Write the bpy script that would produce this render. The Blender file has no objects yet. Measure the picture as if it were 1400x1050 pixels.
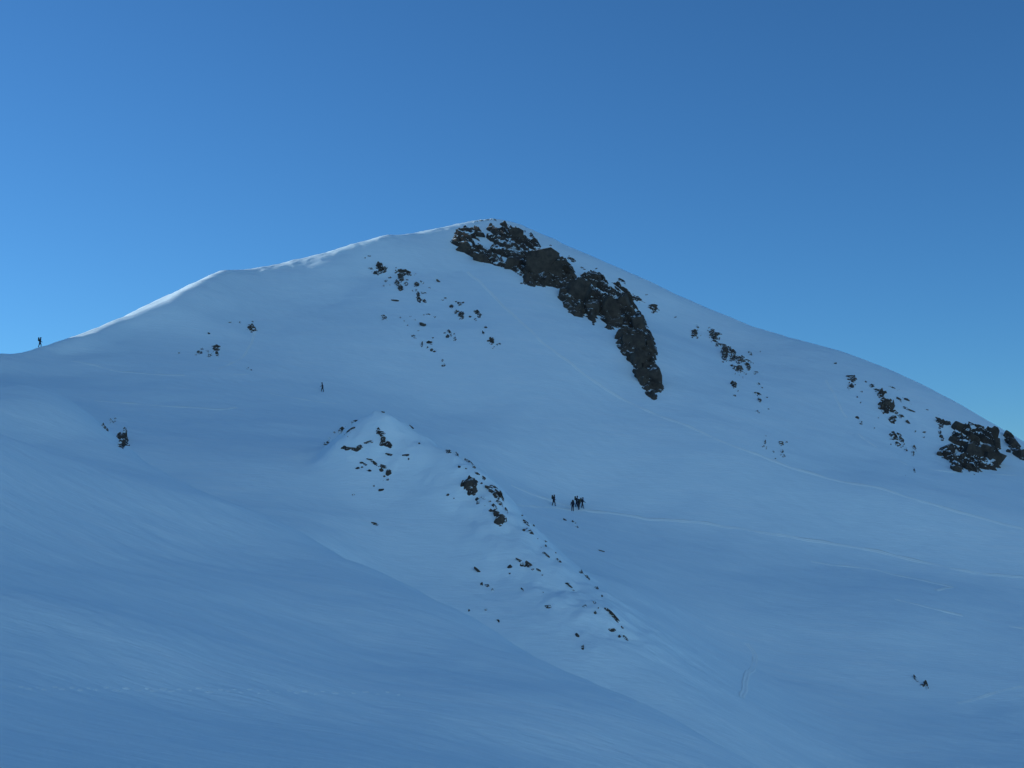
import bpy, bmesh, math, random
import numpy as np
from mathutils import Vector, Matrix

random.seed(7)
rng = np.random.default_rng(11)
S = bpy.context.scene
COL = S.collection

# ------------------------------------------------------------------ camera
PITCH = math.atan((720 - 525) / 1944.0)
cam_d = bpy.data.cameras.new("camera")
cam_d.lens = 50; cam_d.sensor_width = 36; cam_d.clip_start = 0.1; cam_d.clip_end = 20000
cam = bpy.data.objects.new("camera", cam_d); COL.objects.link(cam)
cam.location = (0, 0, 0)
cam.rotation_euler = (math.pi / 2 + PITCH, 0, 0)
S.camera = cam

# ------------------------------------------------------------------ light
SUN_EL, SUN_AZ = math.radians(12.2), math.radians(-66)      # low, behind the left ridge
w = bpy.data.worlds.new("World"); S.world = w; w.use_nodes = True
nt = w.node_tree; nt.nodes.clear()
sky = nt.nodes.new("ShaderNodeTexSky"); sky.sky_type = 'NISHITA'; sky.sun_disc = False
sky.sun_elevation = SUN_EL; sky.sun_rotation = SUN_AZ
sky.altitude = 1900; sky.air_density = 1.0; sky.dust_density = 0.3; sky.ozone_density = 6.5
bg = nt.nodes.new("ShaderNodeBackground"); bg.inputs[1].default_value = 0.128
wo = nt.nodes.new("ShaderNodeOutputWorld")
wb = nt.nodes.new("ShaderNodeMix"); wb.data_type = 'RGBA'; wb.blend_type = 'MULTIPLY'; wb.inputs[0].default_value = 1.0
wb.inputs[7].default_value = (0.83, 1.00, 0.97, 1)            # cool white balance of the camera, the same over the whole sky
nt.links.new(sky.outputs[0], wb.inputs[6]); nt.links.new(wb.outputs[2], bg.inputs[0]); nt.links.new(bg.outputs[0], wo.inputs[0])
sd = bpy.data.lights.new("sun", 'SUN'); sd.energy = 4.6; sd.angle = math.radians(0.5); sd.color = (1, 0.99, 0.97)
so = bpy.data.objects.new("sun", sd); COL.objects.link(so)
sv = Vector((math.sin(SUN_AZ) * math.cos(SUN_EL), math.cos(SUN_AZ) * math.cos(SUN_EL), math.sin(SUN_EL)))
so.rotation_euler = sv.to_track_quat('Z', 'Y').to_euler(); so.location = sv * 600
S.view_settings.view_transform = 'Standard'; S.view_settings.look = 'None'
S.view_settings.exposure = 0.2; S.view_settings.gamma = 1

# ------------------------------------------------------------------ maths
cp, sp = math.cos(PITCH), math.sin(PITCH)
def ray(u, v):
    """direction of a sight line of the survey photograph (1400 x 1050), per metre of ground distance"""
    x, z = (u - 700) / 1944.0, (525 - v) / 1944.0
    dy = cp - z * sp; dz = sp + z * cp
    return np.array([x / dy, 1.0, dz / dy])
def P(u, v, Y):
    return ray(u, v) * Y

_perm = rng.permutation(256); _perm = np.concatenate([_perm, _perm])
_ang = rng.random(256) * 2 * np.pi; _gx, _gy = np.cos(_ang), np.sin(_ang)
def perlin(x, y):
    xi = np.floor(x).astype(int); yi = np.floor(y).astype(int)
    xf = x - xi; yf = y - yi; xi &= 255; yi &= 255
    u = xf * xf * xf * (xf * (xf * 6 - 15) + 10); v = yf * yf * yf * (yf * (yf * 6 - 15) + 10)
    def g(ix, iy, fx, fy):
        h = _perm[_perm[ix & 255] + (iy & 255)]; return _gx[h] * fx + _gy[h] * fy
    a = g(xi, yi, xf, yf); b = g(xi + 1, yi, xf - 1, yf)
    c = g(xi, yi + 1, xf, yf - 1); d = g(xi + 1, yi + 1, xf - 1, yf - 1)
    return ((a + u * (b - a)) * (1 - v) + (c + u * (d - c)) * v) * 1.5
def fbm(x, y, o=4, l=2.03, g=0.5):
    r = 0; a = 1.0
    for i in range(o):
        r = r + a * perlin(x + 17.3 * i, y - 9.1 * i); x = x * l; y = y * l; a *= g
    return r
def smooth(a, b, x):
    t = np.clip((x - a) / (b - a), 0, 1); return t * t * (3 - 2 * t)

def tps(pts, lam):
    pts = np.array(pts, float); n = len(pts); xy = pts[:, :2] / 100.0
    def k(r2): return 0.5 * r2 * np.log(r2 + 1e-12)
    d2 = ((xy[:, None] - xy[None]) ** 2).sum(-1)
    A = np.zeros((n + 3, n + 3)); A[:n, :n] = k(d2) + lam * np.eye(n)
    A[:n, n] = 1; A[:n, n + 1:] = xy; A[n, :n] = 1; A[n + 1:, :n] = xy.T
    c = np.linalg.solve(A, np.concatenate([pts[:, 2], np.zeros(3)]))
    def f(x, y):
        x = x / 100.0; y = y / 100.0
        r = c[n] + c[n + 1] * x + c[n + 2] * y
        for i in range(n): r = r + c[i] * k((x - xy[i, 0]) ** 2 + (y - xy[i, 1]) ** 2)
        return r
    return f

# ------------------------------------------------------------------ landform
SHADE_HILL = [(-150, 285, 66), (-125, 284, 47), (-134, 288, 57), (-138, 302, 54), (-132, 318, 40), (-140, 250, 57), (-132, 215, 47), (-128, 180, 40), (-150, 140, 38), (-185, 250, 60), (-190, 310, 50), (-150, 350, 30)]  # unseen hill left of the frame, shaped to keep bowl and spur shaded
SDROP = 0.265
SHELF = [1, 7.5, 2, 11, 7, 1]
RIDGE = [(-160, 490, 250), (-70, 496, 260), (0, 489, 268), (55, 474, 282), (120, 452, 294), (175, 430, 304), (235, 403, 318), (300, 371, 331),
         (350, 365, 339), (410, 354, 346), (470, 338, 353), (530, 322, 360), (600, 314, 369), (625, 308, 374), (665, 300, 379), (705, 305, 381), (750, 325, 380),
         (820, 360, 378), (900, 395, 374), (980, 430, 369), (1060, 460, 364), (1150, 484, 356), (1230, 517, 347), (1300, 554, 338), (1350, 579, 330),
         (1400, 606, 322), (1520, 668, 306), (1700, 750, 290)]
ridge_w = [P(*p) for p in RIDGE]
main = list(ridge_w)
for u, v, Y in [
    # face under the ridge
    (0, 520, 248), (60, 510, 265), (130, 490, 276), (200, 470, 288), (300, 425, 309), (300, 490, 283), (400, 430, 314), (400, 500, 284), (440, 530, 272),
    (500, 375, 339), (530, 390, 331), (460, 400, 327), (500, 460, 300), (560, 500, 290), (620, 370, 343), (640, 430, 316), (700, 450, 309), (700, 380, 338), (640, 520, 286), (600, 560, 274),
    (760, 420, 326), (800, 380, 350), (760, 520, 288), (800, 600, 266), (850, 540, 287), (880, 470, 314), (900, 430, 345), (960, 500, 312), (1000, 470, 342),
    (1000, 560, 286), (1000, 620, 263), (1060, 530, 307), (1150, 560, 303), (1150, 640, 267), (1200, 665, 258), (1240, 580, 305), (1300, 640, 283),
    (1330, 610, 302), (1400, 660, 283), (1400, 725, 250), (700, 600, 262),
    # left bowl
    (0, 560, 205), (150, 560, 232), (220, 540, 248), (300, 560, 240), (380, 600, 217), (440, 575, 238), (250, 600, 210), (250, 640, 192), (350, 690, 178), (430, 740, 165),
    (425, 625, 199), (440, 660, 189), (455, 705, 178), (500, 560, 262),
    # trail and right-hand bowl
    (700, 664, 243), (790, 697, 243), (950, 714, 241), (1200, 755, 238), (1400, 790, 234), (900, 760, 222), (1100, 800, 216), (1250, 810, 215),
    (950, 850, 190), (1000, 900, 178), (1035, 955, 165), (1200, 860, 198), (1265, 935, 182), (1400, 900, 194), (1400, 1050, 152), (1100, 1040, 148), (1000, 1000, 155),
    (1550, 1000, 170), (1550, 850, 215)]:
    main.append(P(u, v, Y))
main += [(-10, 190, -3), (-4, 205, 0), (-14, 215, 8), (0, 165, -14), (14, 185, -7), (18, 170, -13), (-8, 150, -17), (-30, 150, -8), (-45, 150, -4), (-20, 130, -16), (15, 130, -26), (40, 110, -31),
         (10, 90, -30), (0, 60, -28), (60, 60, -38), (-60, 150, 4), (-80, 180, 14), (-90, 120, 10), (120, 150, -30), (140, 230, -20), (-150, 120, 30)]
for p in ridge_w[3::2]:                                         # the far side falls away
    d = np.array([p[0] * 0.15 - 8, 40]); d = d / np.linalg.norm(d)
    main.append((p[0] + d[0] * 14, p[1] + d[1] * 14, p[2] - 4.2))
    main.append((p[0] + d[0] * 60, p[1] + d[1] * 60, p[2] - 27))
_ru = [r[0] for r in RIDGE]                                   # broad rounded shoulder under the crest of the left ridge
for u in (85, 100, 115, 130, 145, 160, 175, 190, 205, 220, 235, 250, 265, 280, 295):
    p = P(u, float(np.interp(u, _ru, [r[1] for r in RIDGE])), float(np.interp(u, _ru, [r[2] for r in RIDGE])))
    wd = float(np.interp(u, [75, 125, 172, 232, 272, 305], SHELF))
    main.append((p[0], p[1], p[2]))
    for k in (0.5, 1.0): main.append((p[0] + .22 * wd * k, p[1] - .975 * wd * k, p[2] - wd * k * SDROP))
    main.append((p[0] + .38 * (wd + 6), p[1] - .92 * (wd + 6), p[2] - wd * SDROP - 3.4))
for u in (345, 380, 420, 460, 550, 580, 650, 680):
    p = P(u, float(np.interp(u, _ru, [r[1] for r in RIDGE])), float(np.interp(u, _ru, [r[2] for r in RIDGE])))
    main.append((p[0] + 1, p[1] - 4, p[2] - 1.9)); main.append((p[0] + 2, p[1] - 12, p[2] - 6.3))
main += SHADE_HILL + [(-101, 286, 31.5), (-107, 282, 33)]
main_f = tps(main, 1e-6)

CREST = [(515, 563, 200), (562, 588, 198), (610, 616, 194), (650, 643, 190), (690, 684, 184), (730, 735, 176), (780, 790, 168), (830, 838, 160), (870, 883, 154), (930, 952, 145)]
spur = [P(*p) for p in CREST]
for i, p in enumerate(spur[:10]):
    k = [1, 1, 1, 1, 1, .7, .42, .28, .2, .15][i]             # its crest dies away into the bowl
    spur.append((p[0] + 3.0, p[1] + 5, p[2] - 2.4 * k)); spur.append((p[0] + 8, p[1] + 13, p[2] - 8.5 * k))
for u, v, Y in [(447, 612, 197), (478, 588, 199), (480, 650, 189), (500, 700, 181), (550, 760, 171), (600, 720, 178), (560, 650, 189), (640, 760, 171), (640, 840, 158), (580, 810, 162),
                (520, 610, 194), (700, 800, 165), (750, 870, 153), (820, 930, 145), (700, 890, 150), (650, 700, 181)]:
    spur.append(P(u, v, Y))
spur += [tuple(P(425, 625, 198) - np.array([0, 0, .6])), tuple(P(440, 660, 188) - np.array([0, 0, .6])), tuple(P(455, 705, 177) - np.array([0, 0, .6])), (-34, 205, 7.5), (-36, 190, 3), (-26, 209, 11), (-21, 212, 10)]
spur_f = tps(spur, 1e-5)

FEDGE = [(0, 540, 154), (35, 532, 154), (75, 537, 150), (120, 566, 146), (172, 611, 139), (230, 650, 131), (300, 684, 124), (390, 728, 116), (480, 772, 108), (600, 832, 97), (700, 883, 88), (850, 957, 76), (1000, 1028, 67), (1050, 1053, 64)]
fg = [P(*p) for p in FEDGE]
for p in list(fg):                                             # it breaks away into the gully behind
    fg.append((p[0] + 1.3, p[1] + 2.8, p[2] - 1.5)); fg.append((p[0] + 3, p[1] + 7, p[2] - 5)); fg.append((p[0] + 8, p[1] + 18, p[2] - 15))
for u, v, Y in [(-50, 552, 150), (-120, 566, 146), (0, 600, 126), (70, 600, 131), (130, 640, 120), (0, 700, 79), (150, 700, 91), (300, 750, 94), (0, 800, 57), (200, 800, 72), (400, 830, 77), (550, 890, 71), (0, 940, 41), (250, 940, 50), (500, 940, 58), (700, 960, 60),
                (0, 1050, 31), (300, 1050, 37), (600, 1050, 45), (850, 1050, 54), (-300, 800, 55)]:
    fg.append(P(u, v, Y))
fg += [(-58, 100, 18), (-78, 130, 26), (-95, 150, 34), (-60, 70, 20), (0, 30, -6.8), (0, 18, -4.8), (0, 0, -1.65), (-12, 0, 1.5), (12, 0, -6), (-8, 22, -4.4), (12, 30, -11), (25, 30, -18), (0, -30, 2), (-45, 10, 12), (-70, 40, 22), (-80, 80, 26), (-40, 40, 4.5), (-60, -30, 22), (30, -30, -12), (25, 60, -20)]  # points left of the frame are raised to shade the near slope
fg_f = tps(fg, 1e-5)

def smax(a, b, k):
    h = np.clip(0.5 + 0.5 * (a - b) / k, 0, 1)
    return b * (1 - h) + a * h + k * h * (1 - h)

_rx = np.array([p[0] for p in ridge_w]); _ry = np.array([p[1] for p in ridge_w]); _rz = np.array([p[2] for p in ridge_w])
def landform(x, y):
    m = main_f(x, y); s = spur_f(x, y); f = fg_f(x, y)
    # keep each layer local
    s = np.where((np.abs(x + 5) > 60) | (y > 225) | (y < 110), m - 30, s)
    f = np.where((y > 185) | (x > 45), np.minimum(f, m - 20), f)
    d = np.maximum(np.maximum(np.maximum(x - 190, -170 - x), np.maximum(y - 470, -40 - y)), 0)
    z = smax(smax(m, s, 1.6), f, 0.25)
    t = smooth(0, 250, d)
    far = -70 + 20 * perlin(x / 700, y / 700)
    # unseen snow range behind the camera, added to bounce sunlight onto the faces
    rg = np.hypot(x, y); az = np.arctan2(x, -y)
    far = far + smooth(280, 1200, rg) * smooth(-1.3, -0.6, az) * smooth(1.25, 0.75, az) * (1080 + 240 * fbm(x / 420, y / 420, 4))
    return np.clip(z, -60, 95) * (1 - t) + far * t

def relief(x, y):
    r = 0.55 * fbm(x / 38 + 3, y / 38, 3)
    r = r + 0.16 * fbm(x / 9 - 5, y / 9 + 2, 3)
    # wind-packed ribs: long across, short along the wind
    a = math.radians(38); c, s = math.cos(a), math.sin(a)
    p, q = x * c - y * s, x * s + y * c
    msk = smooth(-0.1, 0.5, fbm(x / 30 + 40, y / 30 - 11, 2))
    r = r + 0.10 * msk * (1 - np.abs(perlin(p / 7.0, q / 1.1))) + 0.04 * perlin(p / 3, q / 0.8)
    dsp = np.min([np.hypot(x - q[0], y - q[1]) for q in spur[:8]], 0)
    r = r + smooth(14, 3, dsp) * (0.5 * fbm(x / 5 + 8, y / 6, 4) + 0.14 * np.abs(perlin(x / 1.7, y / 1.9)))
    a = math.radians(-52); c, s = math.cos(a), math.sin(a); p, q = x * c - y * s, x * s + y * c
    nf = smooth(150, 120, y) * smooth(0.12, 0.55, fbm(x / 14 + 71, y / 14 + 5, 2))
    r = r + 0.09 * nf * np.clip(perlin(p / 1.3, q / 7.0) + 0.1, 0, 1)
    rd = np.min([np.abs(y - np.interp(x, _rx, _ry))], 0)
    r = r + smooth(12, 2, rd) * (0.16 * fbm(x / 3.2 + 21, y / 3.2, 3) + 0.10 * np.clip(perlin(x / 7 + 4, y / 40), 0, 1))
    near = smooth(60, 25, np.hypot(x, y))
    return r * (1 - 0.7 * near)

xs = np.concatenate([-170 - np.geomspace(1, 3800, 26)[::-1], np.arange(-170, -62, 0.8), np.arange(-62, 22, 0.32), np.arange(22, 190, 0.62), 190 + np.geomspace(1, 3800, 26)])
ys = np.concatenate([-40 - np.geomspace(1, 3500, 22)[::-1], np.arange(-40, 34, 1.2), np.arange(34, 165, 0.34), np.arange(165, 400, 0.55), np.arange(400, 470, 2.0), 470 + np.geomspace(2, 5500, 26)])
GX, GY = np.meshgrid(xs, ys)
GZ = landform(GX, GY) + relief(GX, GY)

def zat(x, y):
    i = np.clip(np.searchsorted(xs, x) - 1, 0, len(xs) - 2); j = np.clip(np.searchsorted(ys, y) - 1, 0, len(ys) - 2)
    fx = (x - xs[i]) / (xs[i + 1] - xs[i]); fy = (y - ys[j]) / (ys[j + 1] - ys[j])
    return (GZ[j, i] * (1 - fx) + GZ[j, i + 1] * fx) * (1 - fy) + (GZ[j + 1, i] * (1 - fx) + GZ[j + 1, i + 1] * fx) * fy
_Y = np.arange(30, 460, 0.25)
def hit(u, v, y0=30):
    d = ray(u, v); Y = _Y[_Y >= y0]
    below = np.nonzero(d[2] * Y < zat(d[0] * Y, Y))[0]
    if len(below) == 0:                                         # just over the skyline: the nearest crest point
        g = zat(d[0] * Y, Y) - d[2] * Y; k = int(np.argmax(g / Y)); y = Y[k]
        return np.array([d[0] * y, y, float(zat(d[0] * y, y))])
    y = Y[below[0]]
    return np.array([d[0] * y, y, float(zat(d[0] * y, y))])
def normal_at(x, y, e=1.2):
    gx = (zat(x + e, y) - zat(x - e, y)) / (2 * e); gy = (zat(x, y + e) - zat(x, y - e)) / (2 * e)
    n = np.array([-gx, -gy, 1.0]); return n / np.linalg.norm(n)

# ------------------------------------------------------------------ materials
def mat(name):
    m = bpy.data.materials.new(name); m.use_nodes = True; n = m.node_tree.nodes; n.clear()
    o = n.new("ShaderNodeOutputMaterial"); b = n.new("ShaderNodeBsdfPrincipled"); m.node_tree.links.new(b.outputs[0], o.inputs[0])
    b.inputs["Specular IOR Level"].default_value = 0.25
    return m, n, m.node_tree.links, b
def noise(n, l, vec, scale, detail=4, rough=0.55):
    t = n.new("ShaderNodeTexNoise"); t.inputs["Scale"].default_value = scale; t.inputs["Detail"].default_value = detail; t.inputs["Roughness"].default_value = rough
    if vec is not None: l.new(vec, t.inputs["Vector"])
    return t.outputs["Fac"]
def ramp(n, l, fac, stops):
    r = n.new("ShaderNodeValToRGB"); l.new(fac, r.inputs[0]); e = r.color_ramp.elements
    while len(e) < len(stops): e.new(0.5)
    for k, (p, c) in zip(e, stops): k.position = p; k.color = (*c, 1)
    return r.outputs[0]
def math_(n, l, op, a, b):
    m = n.new("ShaderNodeMath"); m.operation = op
    for i, v in enumerate((a, b)):
        if isinstance(v, (int, float)): m.inputs[i].default_value = v
        else: l.new(v, m.inputs[i])
    return m.outputs[0]
def mapping(n, l, scale, rotz=0.0, coord="Object"):
    g = n.new("ShaderNodeNewGeometry") if coord == "World" else n.new("ShaderNodeTexCoord")
    m = n.new("ShaderNodeMapping"); m.inputs["Scale"].default_value = scale; m.inputs["Rotation"].default_value = (0, 0, rotz)
    l.new(g.outputs["Position" if coord == "World" else "Object"], m.inputs["Vector"]); return m.outputs[0]
def bump(n, l, h, dist, strength, prev=None):
    b = n.new("ShaderNodeBump"); b.inputs["Distance"].default_value = dist; b.inputs["Strength"].default_value = strength
    l.new(h, b.inputs["Height"])
    if prev is not None: l.new(prev, b.inputs["Normal"])
    return b.outputs[0]

# wind-packed snow: slightly duller crust with streaks of fresh drift
M_SNOW, n, l, b = mat("wind_packed_snow")
v1 = mapping(n, l, (0.14, 0.9, 0.5), math.radians(38))
streak = noise(n, l, v1, 1.0, 5, 0.6)
broad = noise(n, l, mapping(n, l, (0.03, 0.03, 0.03)), 1.0, 3)
f = math_(n, l, 'ADD', math_(n, l, 'MULTIPLY', streak, 0.7), math_(n, l, 'MULTIPLY', broad, 0.5))
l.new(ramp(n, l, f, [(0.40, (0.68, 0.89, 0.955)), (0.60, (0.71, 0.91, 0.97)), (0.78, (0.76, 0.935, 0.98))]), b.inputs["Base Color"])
b.inputs["Roughness"].default_value = 0.65
h1 = noise(n, l, mapping(n, l, (0.5, 2.2, 1.0), math.radians(38)), 1.0, 6, 0.6)
b1 = bump(n, l, h1, 0.2, 0.45)
h2 = noise(n, l, mapping(n, l, (1.6, 2.8, 2.0), math.radians(30)), 1.0, 5, 0.65)
l.new(bump(n, l, h2, 0.06, 0.4, b1), b.inputs["Normal"])

# loose snow kicked up along tracks
M_LOOSE, n, l, b = mat("loose_snow")
b.inputs["Base Color"].default_value = (0.79, 0.95, 0.97, 1); b.inputs["Roughness"].default_value = 0.8
l.new(bump(n, l, noise(n, l, mapping(n, l, (3, 3, 3)), 1.0, 4), 0.1, 0.5), b.inputs["Normal"])

def rock_mat(name, lo, hi, snow_at, soft=0.16, sc=1.1):
    m, n, l, b = mat(name)
    pos = mapping(n, l, (1, 1, 1), 0, "World")
    a = noise(n, l, pos, 0.55, 6, 0.65)
    col = ramp(n, l, a, [(0.32, lo), (0.5, tuple(0.5 * (p + q) for p, q in zip(lo, hi))), (0.68, hi)])
    s = noise(n, l, pos, sc, 5, 0.6)
    g = n.new("ShaderNodeNewGeometry"); sx = n.new("ShaderNodeSeparateXYZ"); l.new(g.outputs["True Normal"], sx.inputs[0])
    cov = math_(n, l, 'ADD', sx.outputs[2], math_(n, l, 'MULTIPLY', math_(n, l, 'SUBTRACT', s, 0.5), 1.1))
    sm = n.new("ShaderNodeMapRange"); l.new(cov, sm.inputs[0]); sm.inputs[1].default_value = snow_at; sm.inputs[2].default_value = snow_at + soft
    mx = n.new("ShaderNodeMix"); mx.data_type = 'RGBA'; l.new(sm.outputs[0], mx.inputs[0]); l.new(col, mx.inputs[6]); mx.inputs[7].default_value = (0.72, 0.91, 0.97, 1)
    l.new(mx.outputs[2], b.inputs["Base Color"]); b.inputs["Roughness"].default_value = 0.85
    l.new(bump(n, l, noise(n, l, pos, 1.6, 8, 0.7), 0.5, 0.8), b.inputs["Normal"])
    return m
M_ROCK = rock_mat("dark_schist", (0.032, 0.031, 0.028), (0.095, 0.084, 0.066), 0.88)
M_BED = rock_mat("ledged_schist", (0.032, 0.031, 0.028), (0.095, 0.084, 0.066), 0.72)
M_BURIED = rock_mat("half_buried_schist", (0.032, 0.031, 0.028), (0.095, 0.084, 0.066), 0.56, 0.16, 2.4)
M_LEDGE = rock_mat("snowy_ledges_schist", (0.030, 0.029, 0.027), (0.08, 0.07, 0.056), 0.50, 0.12, 0.9)
M_DUST = rock_mat("snow_dusted_schist", (0.040, 0.040, 0.038), (0.09, 0.085, 0.07), 0.72, 0.3)
def plain(name, c, r=0.8):
    m, n, l, b = mat(name); b.inputs["Roughness"].default_value = r
    t = noise(n, l, mapping(n, l, (1, 1, 1)), 30, 3)
    l.new(ramp(n, l, t, [(0.3, tuple(x * 0.8 for x in c)), (0.7, tuple(x * 1.15 for x in c))]), b.inputs["Base Color"]); return m
M_JKT = plain("dark_jacket", (0.022, 0.026, 0.04)); M_TRS = plain("dark_trousers", (0.018, 0.02, 0.028)); M_BOOT = plain("boots", (0.02, 0.018, 0.016))
M_SKIN = plain("skin", (0.45, 0.28, 0.2)); M_PACK = plain("backpack_fabric", (0.03, 0.04, 0.03)); M_HAT = plain("wool_hat", (0.02, 0.022, 0.03))

# ------------------------------------------------------------------ objects
def mesh_np(name, V, F, mats, sm=True):
    me = bpy.data.meshes.new(name); V = np.asarray(V, np.float32); F = np.asarray(F, np.int32); k = F.shape[1]
    me.vertices.add(len(V)); me.vertices.foreach_set("co", V.ravel())
    me.loops.add(F.size); me.loops.foreach_set("vertex_index", F.ravel())
    me.polygons.add(len(F)); me.polygons.foreach_set("loop_start", np.arange(len(F), dtype=np.int32) * k)
    me.polygons.foreach_set("loop_total", np.full(len(F), k, np.int32))
    me.polygons.foreach_set("use_smooth", np.full(len(F), sm))
    me.update(calc_edges=True); me.validate()
    for m in mats: me.materials.append(m)
    return me
def link(name, me, parent=None, loc=(0, 0, 0)):
    o = bpy.data.objects.new(name, me); COL.objects.link(o); o.location = Vector([float(c) for c in loc])
    if parent is not None: o.parent = parent
    return o
def tag(o, label, cat, group=None):
    o["label"] = label; o["category"] = cat
    if group: o["group"] = group
    return o
def grid_faces(nx, ny):
    i = np.arange(nx - 1); j = np.arange(ny - 1); I, J = np.meshgrid(i, j); a = (J * nx + I).ravel()
    return np.stack([a, a + 1, a + 1 + nx, a + nx], 1)

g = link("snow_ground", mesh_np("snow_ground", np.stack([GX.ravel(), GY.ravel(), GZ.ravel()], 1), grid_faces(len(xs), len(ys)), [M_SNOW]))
g["kind"] = "structure"

# ---- tracks pressed into the snow
def track(pts, width=0.7, height=0.12, gap=0.0, y0=30):
    W = [hit(u, v, y0)[:2] for u, v in pts]
    q = [np.array(W[0])]
    for a, c in zip(W[:-1], W[1:]):
        nseg = max(1, int(np.linalg.norm(c - a) / 0.45))
        for k in range(1, nseg + 1): q.append(a + (c - a) * k / nseg)
    q = np.array(q)
    for _ in range(6): q[1:-1] = 0.25 * q[:-2] + 0.5 * q[1:-1] + 0.25 * q[2:]
    n_ = len(q); s = np.arange(n_) * 0.45
    q = q + np.stack([0.25 * perlin(s / 6, s * 0 + 3.3), 0.25 * perlin(s / 5, s * 0 + 8.1)], 1)
    t = np.gradient(q, axis=0); t /= np.linalg.norm(t, axis=1)[:, None] + 1e-9; nn = np.stack([-t[:, 1], t[:, 0]], 1)
    off = np.array([-1, -0.62, -0.25, 0.2, 0.6, 1.0]); hh = np.array([-0.6, 1.3, 0.2, 0.3, 1.6, -0.6])
    V = []
    amp = np.clip(0.75 + 0.9 * perlin(s / 3.1, s * 0 + 1.7), 0.15, 1.6)
    for o_, h_ in zip(off, hh):
        p = q + nn * (o_ * width * 0.5)
        V.append(np.column_stack([p, zat(p[:, 0], p[:, 1]) + h_ * height * amp - 0.01]))
    V = np.stack(V, 1).reshape(-1, 3); F = grid_faces(6, n_)
    if gap > 0:
        keep = (perlin(s / gap, s * 0 + 5.5) > -0.12)[:-1]; F = F.reshape(n_ - 1, 5, 4)[keep].reshape(-1, 4)
    o = link("snow_track", mesh_np("snow_track", V, F, [M_LOOSE])); o["kind"] = "structure"; return o
for pts, wd, ht, gp, y0 in [
    ([(640, 372), (690, 420), (740, 468), (800, 514), (880, 560), (1000, 610), (1100, 646), (1200, 668), (1300, 698), (1398, 724)], 0.9, 0.13, 0, 200),
    ([(700, 664), (760, 688), (800, 698), (860, 706), (950, 714), (1060, 732), (1200, 754), (1300, 778), (1398, 790)], 0.9, 0.14, 0, 200),
    ([(705, 690), (760, 694), (800, 699)], 0.7, 0.10, 0, 215),
    ([(1110, 768), (1200, 780), (1304, 803), (1304, 803), (1260, 812), (1221, 819), (1270, 832), (1398, 860)], 0.7, 0.11, 6, 150),
    ([(1022, 880), (1034, 893), (1030, 910), (1020, 930), (1016, 955)], 0.8, 0.09, 0, 120),
    ([(1310, 962), (1350, 952), (1398, 938)], 0.6, 0.08, 5, 120),
    ([(100, 494), (150, 506), (200, 512), (260, 514), (340, 512)], 0.7, 0.09, 5, 200),
    ([(130, 548), (190, 553), (240, 556), (300, 561), (350, 555)], 0.8, 0.11, 5, 165),
    ([(300, 505), (330, 490), (345, 470), (350, 450)], 0.6, 0.08, 6, 230),
    ([(370, 538), (420, 548), (460, 552)], 0.7, 0.08, 5, 200),
    ([(1130, 520), (1150, 560), (1180, 600), (1240, 636), (1300, 646), (1398, 650)], 0.7, 0.07, 4, 200)]:
    track(pts, wd, ht, gp, y0)

# ---- footprints crossing the near slope
def foot_mesh():
    bm = bmesh.new(); k = 12; rings = [(0.17, -0.02), (0.13, 0.012), (0.095, 0.013), (0.06, 0.0)]; vs = []
    for r, z in rings: vs.append([bm.verts.new((r * math.cos(2 * math.pi * i / k) * 0.75, r * 1.25 * math.sin(2 * math.pi * i / k), z)) for i in range(k)])
    for a, c in zip(vs[:-1], vs[1:]):
        for i in range(k): bm.faces.new((a[i], a[(i + 1) % k], c[(i + 1) % k], c[i]))
    bm.faces.new(vs[-1])
    for f_ in bm.faces: f_.smooth = True
    me = bpy.data.meshes.new("footprint"); bm.to_mesh(me); bm.free(); me.materials.append(M_LOOSE); return me
FM = foot_mesh()
u = 4; k = 0
while u < 560:
    p = hit(u, 939.5 + 8 * (u / 560) + (3 if k % 2 else 0))
    o = link("footprint", FM, None, p + np.array([0, 0, 0.0])); o["kind"] = "structure"
    n_ = Vector(normal_at(p[0], p[1])); o.rotation_euler = (n_.to_track_quat('Z', 'Y').to_matrix() @ Matrix.Rotation(random.uniform(1.3, 1.8), 3, 'Z')).to_euler()
    o.scale = [random.uniform(0.55, 1.15), random.uniform(0.5, 1.2), random.uniform(.4, 1)]
    u += random.uniform(9, 17); k += 1

# ---- rocks
def rock_mesh(seed):
    r = random.Random(seed); bm = bmesh.new(); bmesh.ops.create_icosphere(bm, subdivisions=2, radius=1.0)
    pl = []
    for ax in ((1, 0, 0), (0, 1, 0), (0, 0, 1)):                # blocky: three pairs of joint planes, then broken corners
        for sg in (-1, 1): pl.append(((Vector(ax) * sg + Vector((r.gauss(0, .22), r.gauss(0, .22), r.gauss(0, .22)))).normalized(), r.uniform(0.45, 0.66)))
    for _ in range(5):
        d = Vector((r.gauss(0, 1), r.gauss(0, 1), r.gauss(0, 1))).normalized(); pl.append((d, r.uniform(0.55, 0.8)))
    for v in bm.verts:
        c = v.co.copy() * 1.12
        for d, k in pl:
            t = c.dot(d)
            if t > k: c -= d * (t - k)
        c += Vector((r.gauss(0, 1), r.gauss(0, 1), r.gauss(0, 1))) * 0.03
        v.co = c
    ext = [max(abs(v.co[i]) for v in bm.verts) for i in range(3)]
    for v in bm.verts: v.co = Vector(v.co[i] / ext[i] * 0.5 for i in range(3))
    me = bpy.data.meshes.new("rock"); bm.to_mesh(me); bm.free()
    return me
ROCKS = []
for s_ in range(9):
    base = rock_mesh(s_); row = []
    for m in (M_ROCK, M_DUST):
        me = base.copy(); me.materials.append(m); row.append(me)
    ROCKS.append(row)
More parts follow.
